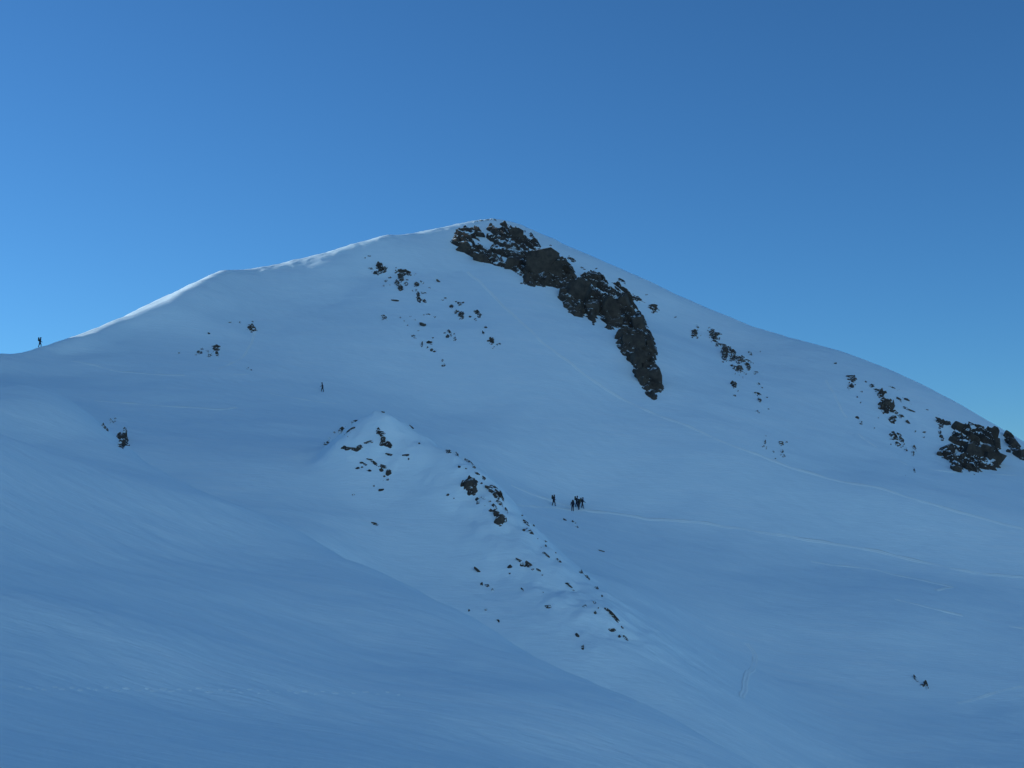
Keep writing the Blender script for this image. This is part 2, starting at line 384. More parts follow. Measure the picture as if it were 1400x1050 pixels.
def place_rock(u, v, wpx, hpx, ang=0, parent=None, origin=None, dusty=None, name="rock", y0=60, sink=0.0):
    p = hit(u, v, y0); m = p[1] / 1944.0
    W, H = max(wpx * m, 0.22), max(hpx * m, 0.2)
    D = min(W, H) * random.uniform(0.8, 1.1) + 0.15 * max(W, H)
    small = max(wpx, hpx) < 4.5
    if dusty is None: dusty = small and random.random() < 0.75 or random.random() < 0.3
    me = random.choice(ROCKS)[1 if dusty else 0]
    nn = normal_at(p[0], p[1])
    c = p + nn * (0.12 * D - sink)
    o = link(name, me, parent, c - (origin if origin is not None else 0))
    o.scale = (W * 1.12, D, H * 1.12)
    o.rotation_euler = (0, math.radians(ang), random.uniform(-0.25, 0.25)) if True else None
    return o
def group_rocks(label, ox, oy, s, lst, cat="rocks", name="rock_outcrop", group=None, y0=60, dusty=None):
    pix = [(ox + r[0] / s, oy + r[1] / s, r[2] / s, r[3] / s, r[4] if len(r) > 4 else 0) for r in lst]
    if len(pix) == 1:
        o = place_rock(*pix[0], name="rock", y0=y0, dusty=dusty); return tag(o, label, "rock", group)
    cu = sum(p[0] for p in pix) / len(pix); cv = sum(p[1] for p in pix) / len(pix)
    root_p = hit(cu, cv, y0)
    e = link(name, None, None, root_p); e.empty_display_size = 0.3; tag(e, label, cat, group)
    buried_bed(e, root_p, pix, y0)
    for p in pix:
        if max(p[2], p[3]) > 6.5: place_rock(p[0], p[1], p[2] * .92, p[3] * .92, p[4], parent=e, origin=root_p, y0=y0, dusty=dusty)
    return e

def link_pieces(parent, V, F, m, big=40):
    # every separate piece of rock is a part of its own; crumbs stay together
    n_ = len(V); lab = np.arange(n_)
    while True:
        mn = lab[F].min(1); new = lab.copy()
        for c in range(4): np.minimum.at(new, F[:, c], mn)
        new = new[new]
        if (new == lab).all(): break
        lab = new
    fl = lab[F[:, 0]]; ids, cnt = np.unique(fl, return_counts=True)
    def put(name, sel):
        used = np.unique(F[sel]); mp = np.zeros(n_, int); mp[used] = np.arange(len(used))
        return link(name, mesh_np(name, V[used], mp[F[sel]], [m], False), parent)
    for i_, c in zip(ids, cnt):
        if c >= big: put("bedrock", fl == i_)
    rest = np.isin(fl, ids[cnt < big])
    if rest.any(): put("rock_chips", rest)["kind"] = "stuff"

# ragged bedrock just breaking through the snow round the stones of an outcrop
def buried_bed(parent, origin, pix, y0):
    hw = [hit(p[0], p[1], y0) for p in pix]; M = [h[1] / 1944.0 for h in hw]
    rad = max(max(p[2], p[3]) * m for p, m in zip(pix, M))
    x0 = min(h[0] for h in hw) - rad - .5; x1 = max(h[0] for h in hw) + rad + .5
    ya = min(h[1] for h in hw) - 2 * rad - 1; yb = max(h[1] for h in hw) + 2 * rad + 1
    st = 0.15 if origin[1] > 160 else 0.1
    ax = np.arange(x0, x1, st); ay = np.arange(ya, yb, st * 1.25); X, Y = np.meshgrid(ax, ay); Z = zat(X, Y)
    uu = 700 + 1944 * X / (Y * cp + Z * sp); vv = 525 - 1944 * (Z * cp - Y * sp) / (Y * cp + Z * sp)
    H = np.full(X.shape, -1.0)
    n1 = fbm(X / 0.9, Y / 1.1 + 3, 4); n2 = fbm((X + .5 * Y) / 1.8 + 7, (Y - .3 * X) / .8, 3)
    for p, h, m in zip(pix, hw, M):
        a = math.radians(p[4]); c, q = math.cos(a), math.sin(a); du, dv = uu - p[0], vv - p[1]
        e1 = (du * c + dv * q) / (max(p[2], 2.2) * .56); e2 = (-du * q + dv * c) / (max(p[3], 2.0) * .56)
        dn = 1 - np.sqrt(e1 * e1 + e2 * e2)
        R = max(.22, .55 * min(p[2], p[3]) * m)
        far = np.hypot(X - h[0], Y - h[1]) > 2.5 * rad + 1
        H = np.maximum(H, np.where(far, -1, R * (1.05 * dn + .75 * n1 + .6 * n2) - .04))
    V = np.stack([X, Y - .3 * np.clip(H, 0, 2), Z + np.clip(H, -.4, 2)], -1).reshape(-1, 3) - origin
    F = grid_faces(len(ax), len(ay)); hv = H.ravel(); F = F[(hv[F] > -.02).any(1)]
    if len(F) == 0: return
    link_pieces(parent, V, F, M_BURIED)

# ledged bedrock standing out of the snow inside an outline
def poly_sd(px, py, poly):
    d = np.full(px.shape, 1e9); ins = np.zeros(px.shape, bool); n_ = len(poly)
    for i in range(n_):
        ax, ay = poly[i]; bx, by = poly[(i + 1) % n_]; ex, ey = bx - ax, by - ay
        t = np.clip(((px - ax) * ex + (py - ay) * ey) / (ex * ex + ey * ey + 1e-9), 0, 1)
        d = np.minimum(d, np.hypot(px - ax - t * ex, py - ay - t * ey))
        c = ((ay > py) != (by > py)) & (px < ex * (py - ay) / (by - ay + 1e-12) + ax); ins ^= c
    return np.where(ins, d, -d)
def bedrock(parent, origin, polys, step=0.19, amp=1.0, patch=0.0, ledge=2.2, tilt=0.35, y0=60):
    for poly in polys:
        W = np.array([hit(u_, v_, y0)[:2] for u_, v_ in poly])
        x0, y0_ = W.min(0) - 1.5; x1, y1_ = W.max(0) + 1.5
        ax = np.arange(x0, x1, step); ay = np.arange(y0_, y1_, step * 1.2); X, Y = np.meshgrid(ax, ay)
        d = poly_sd(X, Y, [tuple(q) for q in W])
        d = d + 0.6 * fbm(X / 3.0, Y / 3.0, 3)
        z = zat(X, Y)
        # ledges: gentle tops dropping off steeply downhill, along tilted bands
        t = (Y + tilt * X + 2.6 * fbm(X / 7, Y / 7, 3)) / ledge
        fr = t - np.floor(t)
        saw = np.where(fr < 0.3, fr / 0.3, 1 - (fr - 0.3) / 0.7)
        cell = fbm(X / 1.5 + 60, Y / 2.6, 3)
        base = np.clip(d / 1.0, -1, 1) * 0.7
        hgt = base + amp * (0.8 * saw * np.clip(d / 1.2, 0, 1) + 0.5 * cell * np.clip(d + 0.5, 0, 1)) - 0.15
        if patch > 0: hgt = hgt - 1.6 * patch * smooth(0.02, 0.3, fbm((X + 0.3 * Y) / 7.5 + 9, (Y + 0.75 * X) / 3.4, 3))
        hgt = np.where(d < -1.1, -2.0, hgt)
        V = np.stack([X, Y - 0.35 * np.clip(hgt, 0, 3), z + hgt], -1).reshape(-1, 3) - origin
        F = grid_faces(len(ax), len(ay)); hv = hgt.ravel(); F = F[(hv[F] > -0.05).any(1)]
        if len(F) == 0: continue
        link_pieces(parent, V, F, M_LEDGE if patch > .5 else M_BED, 60)

def crag(label, polys, rocks, y0=150, **kw):
    c = np.mean([np.mean(p, 0) for p in polys], 0); o0 = hit(c[0], c[1], y0)
    e = link("rock_crag", None, None, o0); tag(e, label, "crag")
    for pl_, am, pa in polys_split(polys, kw): bedrock(e, o0, [pl_], amp=am, patch=pa, y0=y0)
    for r in rocks: place_rock(*r, parent=e, origin=o0, dusty=False, y0=y0)
    return e
def polys_split(polys, kw):
    am = kw.get("amp", 1.0); pa = kw.get("patch", [0] * len(polys)); return [(p, am, q) for p, q in zip(polys, pa)]

crag("large dark crag running from the summit down the snow face, broken by snowy ledges", [
    [(617, 322), (630, 314), (648, 310), (664, 313), (676, 306), (692, 307), (702, 312), (714, 319), (724, 328), (737, 330), (741, 338), (728, 348), (720, 360), (716, 380), (700, 371), (686, 366), (668, 362), (655, 363), (640, 355), (626, 348), (618, 336)],
    [(694, 322), (706, 318), (716, 322), (722, 334), (716, 352), (698, 350), (684, 352), (684, 340), (694, 334)],
    [(712, 388), (714, 352), (735, 344), (750, 349), (770, 356), (786, 369), (790, 382), (778, 396), (757, 395), (742, 393), (730, 392)],
    [(762, 405), (772, 390), (790, 384), (806, 388), (806, 412), (799, 435), (785, 433), (775, 428)],
    [(790, 376), (811, 371), (828, 382), (848, 390), (864, 402), (872, 424), (866, 438), (850, 432), (830, 418), (812, 414), (800, 410), (796, 390)],
    [(798, 412), (815, 409), (835, 411), (852, 404), (866, 418), (872, 432), (864, 442), (846, 453), (830, 452), (819, 433), (811, 444), (800, 434)],
    [(854, 432), (873, 428), (883, 440), (888, 458), (896, 464), (899, 492), (905, 512), (907, 536), (894, 547), (882, 540), (868, 520), (860, 495), (848, 482), (840, 469), (846, 450)]],
    [(741, 372, 46, 50, 8), (757, 378, 26, 36, 25), (703, 365, 22, 26, 20), (726, 352, 18, 14, 0), (706, 328, 20, 26, 10), (637, 343, 22, 18, 25), (632, 318, 26, 10, -8), (655, 323, 24, 10, 22), (658, 356, 24, 12, 20),
      (725, 335, 20, 9, -25), (750, 388, 12, 16, 0), (772, 372, 18, 14, 30), (762, 362, 14, 10, 20),
     (788, 410, 34, 40, 5), (772, 404, 16, 22, 10), (792, 426, 16, 14, 0), (812, 381, 24, 14, 8), (808, 393, 14, 16, 0), (828, 388, 7, 8, 0),
     (812, 426, 22, 28, 0), (832, 430, 30, 36, 0), (852, 420, 20, 34, -12), (843, 444, 20, 12, 0), (860, 418, 12, 30, -18),
     (870, 452, 26, 40, -8), (858, 474, 18, 26, 0), (846, 463, 10, 16, 20), (868, 475, 26, 26, 0), (888, 478, 14, 34, -8), (872, 498, 20, 26, 0), (886, 505, 18, 16, -5), (862, 492, 8, 14, 0),
     (893, 523, 24, 40, -6), (880, 520, 16, 30, -12), (874, 508, 12, 24, 0)], patch=[1.25, 0.45, 0.3, 0.1, 1.1, 0.45, 0.4])
crag("broad dark rock buttress low on the right-hand ridge, cut by slanting snow runnels", [
    [(1281, 573), (1290, 576), (1298, 580), (1288, 586)],
    [(1303, 583), (1318, 583), (1330, 590), (1342, 585), (1355, 588), (1363, 600), (1368, 615), (1372, 630), (1368, 642), (1345, 645), (1332, 650), (1318, 642), (1310, 649), (1300, 640), (1297, 631), (1285, 625), (1282, 621), (1290, 612), (1303, 608), (1300, 595)]],
    [(1313, 588, 22, 14, 35), (1296, 620, 22, 22, 10), (1308, 644, 18, 12, 35), (1283, 622, 9, 9, 0), (1325, 627, 26, 30, 35), (1345, 622, 26, 28, 30), (1355, 633, 28, 22, 15), (1308, 606, 20, 16, 40), (1330, 603, 22, 14, 40), (1354, 597, 18, 22, 35), (1328, 643, 18, 12, 40), (1363, 612, 8, 22, -10), (1340, 586, 16, 8, 35)],
    patch=[0, 0.85])
crag("small dark rock rib beside the buttress, at the skyline of the right-hand ridge", [
    [(1370, 593), (1378, 592), (1388, 602), (1395, 615), (1404, 632), (1390, 630), (1382, 615), (1373, 605)]],
    [(1377, 597, 14, 12, 35), (1386, 612, 16, 22, -35), (1395, 624, 16, 16, 0), (1378, 618, 9, 6, 25)], patch=[0.2])

# scattered outcrops, measured off enlargements of the survey photograph
A = (480, 330, 5.527)
group_rocks("small pair of dusted rocks topmost on the face left of the crag", *A, [(138, 110, 32, 13, -18), (105, 125, 16, 8, -10)])
group_rocks("compact dark outcrop under the topmost pair of rocks on the face left of the crag", *A, [(215, 190, 50, 42, 10), (190, 240, 52, 22, 12), (250, 212, 45, 28, 20), (150, 208, 42, 10, 5), (222, 225, 40, 28, 0), (275, 200, 20, 10, 20)])
group_rocks("widest broken outcrop on the face left of the crag, with slabs between snow", *A, [(400, 235, 90, 32, 12), (378, 278, 36, 55, -35), (335, 240, 32, 14, -10), (295, 275, 35, 16, -20), (348, 320, 42, 32, 10), (372, 358, 36, 34, 10), (415, 325, 26, 22, -30), (265, 300, 22, 12), (250, 333, 22, 12), (297, 332, 13, 9), (430, 250, 40, 16, 15), (420, 292, 20, 10), (488, 242, 24, 11)])
group_rocks("upright cluster of stones to the right below the widest outcrop left of the crag", *A, [(535, 308, 38, 12, 35), (498, 328, 40, 28, 12), (465, 372, 20, 16), (492, 368, 13, 28), (545, 390, 50, 10, 8), (505, 406, 28, 38, 5), (516, 442, 36, 30, 25), (555, 452, 30, 20, 10), (595, 355, 10, 28, -35)])
group_rocks("curved dusted rock alone between the scattered rocks and the summit crag", *A, [(658, 305, 36, 18, 40)])
group_rocks("thin flat dark slab alone under the widest outcrop left of the crag", *A, [(335, 452, 58, 14, 8)])
group_rocks("squat double rock alone on the smooth snow left of the scattered rocks", *A, [(240, 576, 22, 32), (260, 580, 20, 28)])
group_rocks("large oval boulder lowest in the middle of the scattered rocks", *A, [(542, 638, 66, 36, 40)])
group_rocks("row of tiny stones just above the large oval boulder", *A, [(445, 570, 26, 9, 15), (485, 592, 16, 10, 40), (548, 555, 18, 10), (582, 548, 28, 16, 10), (632, 572, 22, 12, 20), (372, 572, 12, 8), (425, 635, 12, 10), (400, 602, 14, 8)])
group_rocks("two small dusted stones just below the large oval boulder", *A, [(475, 718, 34, 18, 20), (505, 678, 22, 12, -15)])
group_rocks("slanting speckled outcrop on the right of the scattered rocks", *A, [(715, 432, 24, 14, 35), (692, 445, 24, 8), (820, 472, 42, 20, 30), (845, 462, 16, 8), (760, 495, 28, 26), (795, 530, 34, 30, 20), (832, 560, 40, 40, 35), (825, 578, 18, 16)])
group_rocks("lone upright oval rock with two pebbles beside the speckled outcrop", *A, [(960, 548, 30, 58, -32), (900, 570, 24, 10), (935, 588, 25, 18, 30)])
group_rocks("trio of leaning stones right below the large oval boulder", *A, [(745, 690, 18, 46, -28), (727, 715, 26, 22, 25), (783, 728, 20, 32, 10), (705, 690, 18, 8), (778, 700, 14, 8)])
group_rocks("stepped rocks lower down, under the large oval boulder", *A, [(590, 770, 44, 22, 12), (575, 798, 18, 13), (535, 780, 10, 38, 10), (608, 822, 20, 26, 20), (632, 832, 26, 11, 10), (618, 730, 22, 9, 40)])
group_rocks("outcrop at the lower right end of the scattered rocks, one tall dark stone", *A, [(1018, 650, 18, 12), (1000, 695, 14, 44, -25), (1066, 764, 30, 60, -18), (1035, 750, 26, 16), (1103, 782, 14, 18), (1128, 778, 20, 10, 35)])
group_rocks("two pebbles stacked at the foot of the scattered rocks", *A, [(690, 900, 16, 18), (690, 944, 20, 18, -30), (706, 934, 12, 24, 5)])

B = (920, 420, 4.775)
group_rocks("small rock pair highest on the slope right of the big crag", *B, [(140, 172, 34, 40, 35), (158, 200, 16, 16, 30), (158, 125, 14, 20, -20), (180, 183, 16, 7), (200, 125, 8, 12), (232, 135, 16, 7)])
group_rocks("chain of dark blocks stepping down the slope right of the big crag", *B, [(255, 165, 32, 32), (290, 172, 55, 12, 12), (268, 195, 42, 38, 20), (300, 205, 12, 24), (288, 243, 24, 26), (325, 252, 52, 18, 14), (340, 312, 34, 86, 5), (335, 285, 30, 40, 0), (372, 280, 24, 34, -30), (392, 302, 26, 48, -20), (390, 336, 34, 26), (365, 318, 14, 24), (440, 343, 54, 30, 12), (425, 362, 22, 22), (490, 353, 52, 14, 22), (490, 386, 26, 46, -22), (425, 403, 60, 30, 22), (450, 420, 24, 16), (405, 432, 12, 8), (430, 440, 15, 8), (452, 458, 15, 12), (475, 438, 10, 10)])
group_rocks("faint dusted pebbles beside the chain of dark blocks right of the crag", *B, [(505, 305, 20, 18, 30), (535, 430, 22, 18), (520, 367, 18, 12), (500, 292, 14, 8), (550, 425, 10, 18), (570, 290, 10, 7)])
group_rocks("dark square stone and two pebbles just below the chain of blocks", *B, [(400, 507, 34, 30, 32), (423, 548, 8, 12), (402, 580, 16, 14)])
group_rocks("string of small stones trailing downhill under the chain of blocks", *B, [(558, 500, 20, 12, 25), (578, 520, 20, 10, 40), (548, 566, 38, 18, 12), (565, 612, 24, 32, -35), (548, 684, 30, 16, 25), (625, 662, 12, 9), (610, 590, 12, 6)])
group_rocks("small rime-crusted rock cluster at the foot of the slope by the long track", *B, [(605, 842, 10, 16), (600, 886, 12, 34, 18), (588, 908, 20, 10, -20), (608, 922, 10, 16), (655, 943, 10, 26, -30), (705, 888, 38, 18, 10), (740, 880, 28, 9, 8), (712, 938, 14, 30), (717, 966, 34, 14, 10), (668, 988, 12, 12)])

C5 = (1120, 470, 5.0)
group_rocks("tiny lone stone high on the right-hand ridge slope", *C5, [(110, 137, 20, 11)])
group_rocks("small knot of dark stones, first of the rocks along the right-hand ridge", *C5, [(222, 232, 56, 28, 8), (232, 252, 40, 22), (220, 295, 34, 32, 20), (205, 265, 14, 10)])
group_rocks("tiny pebbles under the first knot of stones on the right-hand ridge", *C5, [(258, 362, 15, 11), (280, 400, 14, 14), (290, 325, 13, 14), (315, 260, 18, 9)])
group_rocks("dark slanting outcrop in the middle of the right-hand ridge, widest at its foot", *C5, [(355, 290, 34, 18, -12), (395, 318, 52, 18, 20), (422, 350, 44, 46, 20), (470, 435, 74, 66, 30), (415, 425, 28, 44), (440, 385, 55, 22, 10), (425, 462, 16, 15), (405, 503, 20, 14), (498, 515, 40, 38), (490, 535, 26, 20), (555, 495, 46, 20, 14), (520, 472, 40, 14, 35), (462, 547, 28, 10)])
group_rocks("dusted thin slabs above the slanting outcrop of the right-hand ridge", *C5, [(505, 305, 44, 12, 30), (535, 315, 20, 8), (545, 380, 46, 16, 45), (600, 388, 60, 14, 35), (565, 402, 30, 10, 40), (590, 440, 40, 9, 20), (630, 460, 56, 10, 25), (740, 450, 30, 12, 40)])
group_rocks("leaning narrow slab between the slanting outcrop and the buttress", *C5, [(607, 543, 18, 44, -35)])
group_rocks("two small stones alone on the snow left of the slanting outcrop", *C5, [(262, 508, 34, 15, 25), (283, 538, 22, 24, 15), (375, 575, 13, 7)])
group_rocks("diagonal crack of rocks below the slanting outcrop of the right-hand ridge", *C5, [(510, 635, 52, 34, 38), (545, 625, 40, 16, 35), (562, 662, 24, 50, -35), (540, 690, 48, 20, 35), (570, 700, 20, 16), (590, 725, 24, 18, 40), (488, 685, 14, 18), (650, 712, 18, 36, -22), (640, 748, 16, 28, -10), (680, 705, 11, 16)])
group_rocks("faint pebbles between the diagonal crack and the buttress", *C5, [(715, 605, 36, 9), (715, 640, 14, 11), (655, 600, 12, 9)])
group_rocks("two pebbles on the snow well under the diagonal crack of rocks", *C5, [(590, 898, 14, 9), (650, 870, 10, 34, -20)])
group_rocks("triangular fin of rock at the top corner of the buttress", *C5, [(822, 540, 34, 66, -25), (870, 537, 60, 14, 6), (905, 497, 18, 8), (825, 605, 22, 30), (835, 640, 26, 34, -15)])
group_rocks("slim slabs crowning the buttress near the skyline", *C5, [(1040, 550, 50, 12, 30), (1095, 575, 46, 22, 35), (1165, 610, 40, 40, 35), (1195, 645, 26, 60, -25), (1225, 720, 12, 50, -5)])

D6 = (420, 540, 4.667)
group_rocks("dark chip on the very top of the snowy knoll", *D6, [(485, 113, 30, 14, 32)])
group_rocks("row of slanting dark slabs along the left shoulder of the knoll", *D6, [(295, 172, 70, 13, -15), (215, 230, 22, 52, 38), (275, 228, 74, 17, -36), (175, 240, 26, 8, -40), (140, 278, 28, 16, -45), (122, 312, 42, 20, -32), (260, 265, 12, 10)])
group_rocks("long thin ledge of dark rock across the knoll", *D6, [(235, 335, 42, 10, -15), (280, 348, 92, 14, 8), (330, 345, 44, 26, -25), (225, 325, 16, 8)])
group_rocks("dark blocky outcrop in the middle of the knoll", *D6, [(465, 243, 52, 10, 10), (455, 218, 26, 10, 10), (470, 262, 52, 8, 30), (485, 288, 32, 34, 10), (490, 318, 52, 16), (530, 320, 20, 48, -32), (510, 300, 18, 24), (395, 302, 56, 11, -8), (355, 268, 12, 9)])
group_rocks("thin dusted slabs right of the blocky outcrop on the knoll", *D6, [(525, 383, 52, 7, 12), (630, 385, 55, 10, -5), (648, 405, 11, 11)])
group_rocks("arched band of small rocks low on the knoll", *D6, [(345, 430, 28, 10), (375, 442, 24, 16, 20), (400, 420, 42, 9, 14), (435, 440, 44, 14, 42), (325, 467, 30, 10, -10), (350, 462, 18, 8), (398, 482, 26, 11), (475, 480, 30, 14, 22), (490, 460, 46, 9, 20), (520, 495, 30, 32, 20), (365, 512, 16, 8), (490, 520, 22, 9), (485, 545, 22, 8), (515, 540, 13, 8)])
group_rocks("little rock under the arched band on the knoll", *D6, [(470, 607, 46, 17), (425, 582, 14, 11)])
group_rocks("small chip on the crest right of the knoll top", *D6, [(665, 208, 36, 11, 42)])
group_rocks("faint stone on the crest below the crest chip", *D6, [(715, 312, 14, 12)])
group_rocks("two dark stones starting the rocky rib below the knoll", *D6, [(900, 365, 32, 26), (890, 350, 18, 9), (950, 378, 40, 18, 35), (970, 462, 13, 10), (1015, 470, 18, 9)])
group_rocks("curved dark blade of rock along the crest of the rib", *D6, [(1010, 415, 46, 9, 25), (1045, 438, 44, 14, 45), (1065, 460, 30, 14, 60), (1090, 505, 40, 8, 40), (1125, 530, 36, 12, 45), (1112, 563, 25, 11)])
group_rocks("round dark boulder with a flat face on the rib", *D6, [(1043, 583, 74, 80, -5), (1075, 583, 24, 18)], y0=150, dusty=False)
group_rocks("broken dark slabs down the crest of the rib beside the round boulder", *D6, [(1160, 597, 62, 20, 20), (1185, 588, 46, 20, 25), (1175, 617, 50, 12, 30), (1212, 640, 40, 66, -30), (1245, 660, 11, 92, -25), (1225, 690, 50, 20, 30), (1270, 738, 10, 36, -25)], dusty=False)
group_rocks("small stones between the round boulder and the lower boulder of the rib", *D6, [(1130, 660, 30, 18, 20), (1160, 680, 20, 13), (1085, 672, 22, 36, -10), (1135, 705, 14, 11), (1195, 713, 38, 20, 42), (1170, 738, 26, 10)])
group_rocks("two-lobed dark boulder at the lower end of the rib slabs", *D6, [(1207, 765, 44, 40), (1232, 800, 52, 66, -20), (1265, 800, 12, 34, -28)], dusty=False)
group_rocks("two faint stones on the smooth snow left of the round boulder", *D6, [(900, 637, 18, 10), (935, 660, 18, 8)])
group_rocks("faint snow-covered rock on the lower slope of the knoll", *D6, [(425, 822, 36, 9, 10), (295, 637, 16, 6)])

E7 = (600, 640, 4.04)
group_rocks("line of small slanting chips along the crest below the rib slabs", *E7, [(462, 260, 13, 8), (480, 303, 42, 11, 36), (475, 340, 26, 9, -30), (505, 357, 32, 20, 42), (542, 390, 14, 10), (525, 318, 10, 6)])
group_rocks("second line of tiny chips further down the crest of the spur", *E7, [(562, 432, 20, 9, 40), (590, 405, 18, 8), (590, 430, 12, 7), (597, 485, 44, 10, 42), (645, 468, 10, 7), (663, 512, 36, 9, 40)])
group_rocks("thin stones on the snow just below the group of people", *E7, [(690, 285, 36, 9, 12), (745, 300, 30, 9, 35), (763, 325, 14, 9, 50)])
group_rocks("tiny lone chip in the bowl below the people", *E7, [(898, 460, 36, 7, 15)])
group_rocks("last faint chips on the crest of the spur", *E7, [(785, 575, 22, 10, 20), (820, 605, 36, 7, 55), (870, 662, 18, 10), (902, 705, 8, 9)])
group_rocks("dark slab with a thin tail in the middle of the spur", *E7, [(445, 515, 52, 9, 25), (497, 541, 52, 22, 42), (455, 535, 20, 10)])
group_rocks("pale pebbles left of the tailed slab on the spur", *E7, [(395, 545, 20, 11), (388, 578, 15, 14)])
group_rocks("thin streak of stone right under the tailed slab", *E7, [(555, 572, 32, 8, 42), (570, 592, 17, 12)])
group_rocks("single slanting slab on the left flank of the spur", *E7, [(213, 568, 44, 16, 40)])
group_rocks("small trio of rocks under the single slab on the left flank of the spur", *E7, [(235, 648, 15, 30), (268, 650, 30, 14, 12), (297, 672, 11, 26, -35)])
group_rocks("faint chips in the middle of the lower spur", *E7, [(460, 672, 32, 9, 42), (573, 683, 20, 11, 25), (603, 768, 36, 11)])
group_rocks("tiny pebbles low on the left flank of the spur above the near slope", *E7, [(167, 786, 10, 9), (262, 782, 26, 8), (330, 848, 27, 9, 45)])
group_rocks("dark arrow-shaped stone on the right of the lower spur", *E7, [(705, 638, 22, 15, 20), (725, 657, 46, 10, 45)])
group_rocks("outcrop of thin brown slabs at the lower right end of the spur", *E7, [(860, 742, 24, 14, 22), (882, 772, 12, 9), (863, 800, 12, 10), (806, 760, 22, 15, 20), (935, 785, 32, 10, 30), (962, 815, 52, 18, 48), (985, 845, 50, 10, 52), (1010, 878, 20, 9, 40)])
group_rocks("last small rocks under the brown slabs at the foot of the spur", *E7, [(958, 895, 46, 17, 10), (998, 930, 16, 10), (1032, 942, 42, 10, 48)])
group_rocks("two faint stones at the very bottom of the spur by the near slope", *E7, [(765, 925, 27, 7, 40), (795, 995, 17, 28)])

L = (230, 440, 10.0)
group_rocks("tight cluster of dark stones at the foot of the left ridge", *L, [(420, 425, 74, 44, -12), (468, 375, 34, 28), (545, 392, 60, 30, 10), (540, 410, 26, 36), (575, 462, 62, 36, 18), (652, 366, 74, 74), (668, 440, 40, 70, -5)])
group_rocks("tiny pebble above the tight cluster at the foot of the left ridge", *L, [(558, 165, 32, 24, 30)])
group_rocks("tiny pebble alone on the bowl left of the tight cluster", *L, [(150, 430, 25, 18)])
group_rocks("oval dark stone with dusted chips above it on the left ridge slope", *L, [(1140, 98, 96, 66, 20), (970, 8, 40, 16, 20), (1155, 5, 20, 13), (860, 0, 40, 12)])
group_rocks("two pebbles at the crease where the face meets the left bowl", *L, [(1085, 638, 46, 26), (1132, 662, 14, 13)])

Fr = (120, 560, 15.0)
group_rocks("large blunt boulder on the near slope, snow-capped, overhanging at its foot", *Fr, [(715, 640, 180, 300, -5), (680, 560, 120, 160, 10), (770, 600, 90, 280, 0), (755, 400, 60, 60), (775, 445, 60, 80, 15), (700, 720, 120, 130, 0)], y0=100, dusty=False)
group_rocks("small rocks in the snow just above the blunt boulder", *Fr, [(470, 205, 52, 36), (505, 260, 76, 56, -35), (570, 185, 42, 34), (565, 240, 40, 34, -30)], y0=100)
group_rocks("chain of small rocks on the snow left of the blunt boulder", *Fr, [(320, 325, 46, 34), (350, 372, 70, 40, 20), (402, 422, 54, 54, 10)], y0=100)
R6 = (1180, 860, 6.36)
group_rocks("small pointed rock with a thin tail alone in the lower bowl", *R6, [(455, 430, 62, 11, 55), (520, 497, 44, 18, 20), (545, 490, 34, 76, -18)], y0=130)
SU = (580, 280, 7.0)
group_rocks("thin slabs on the skyline at the very summit", *SU, [(545, 152, 30, 12), (600, 148, 64, 11, -3), (668, 143, 60, 8, 8), (490, 164, 50, 6, -15)], y0=300)
group_rocks("chips strewn on the snow between the crag and the skyline", *SU, [(1195, 455, 60, 24, 30), (1190, 430, 30, 14), (1125, 452, 18, 10), (960, 255, 40, 12, -10), (1025, 300, 40, 30, 40), (1050, 345, 30, 20), (1205, 390, 26, 9), (1380, 515, 24, 30), (1270, 520, 44, 28, 10), (1240, 560, 40, 22), (1300, 580, 60, 34, 20), (1345, 620, 50, 40, 20)], y0=300)
group_rocks("rocks on the snow just outside the right edge of the crag", 740, 340, 4.775, [(195, 72, 44, 18, 25), (268, 128, 36, 10, 25), (357, 130, 22, 9, -20), (522, 210, 50, 16, 32), (620, 328, 64, 26, 18), (690, 298, 18, 10), (730, 385, 50, 30, 10), (735, 405, 34, 20), (705, 385, 34, 9), (500, 270, 60, 14, 45), (530, 290, 30, 10), (878, 445, 26, 7, -5)], y0=250)

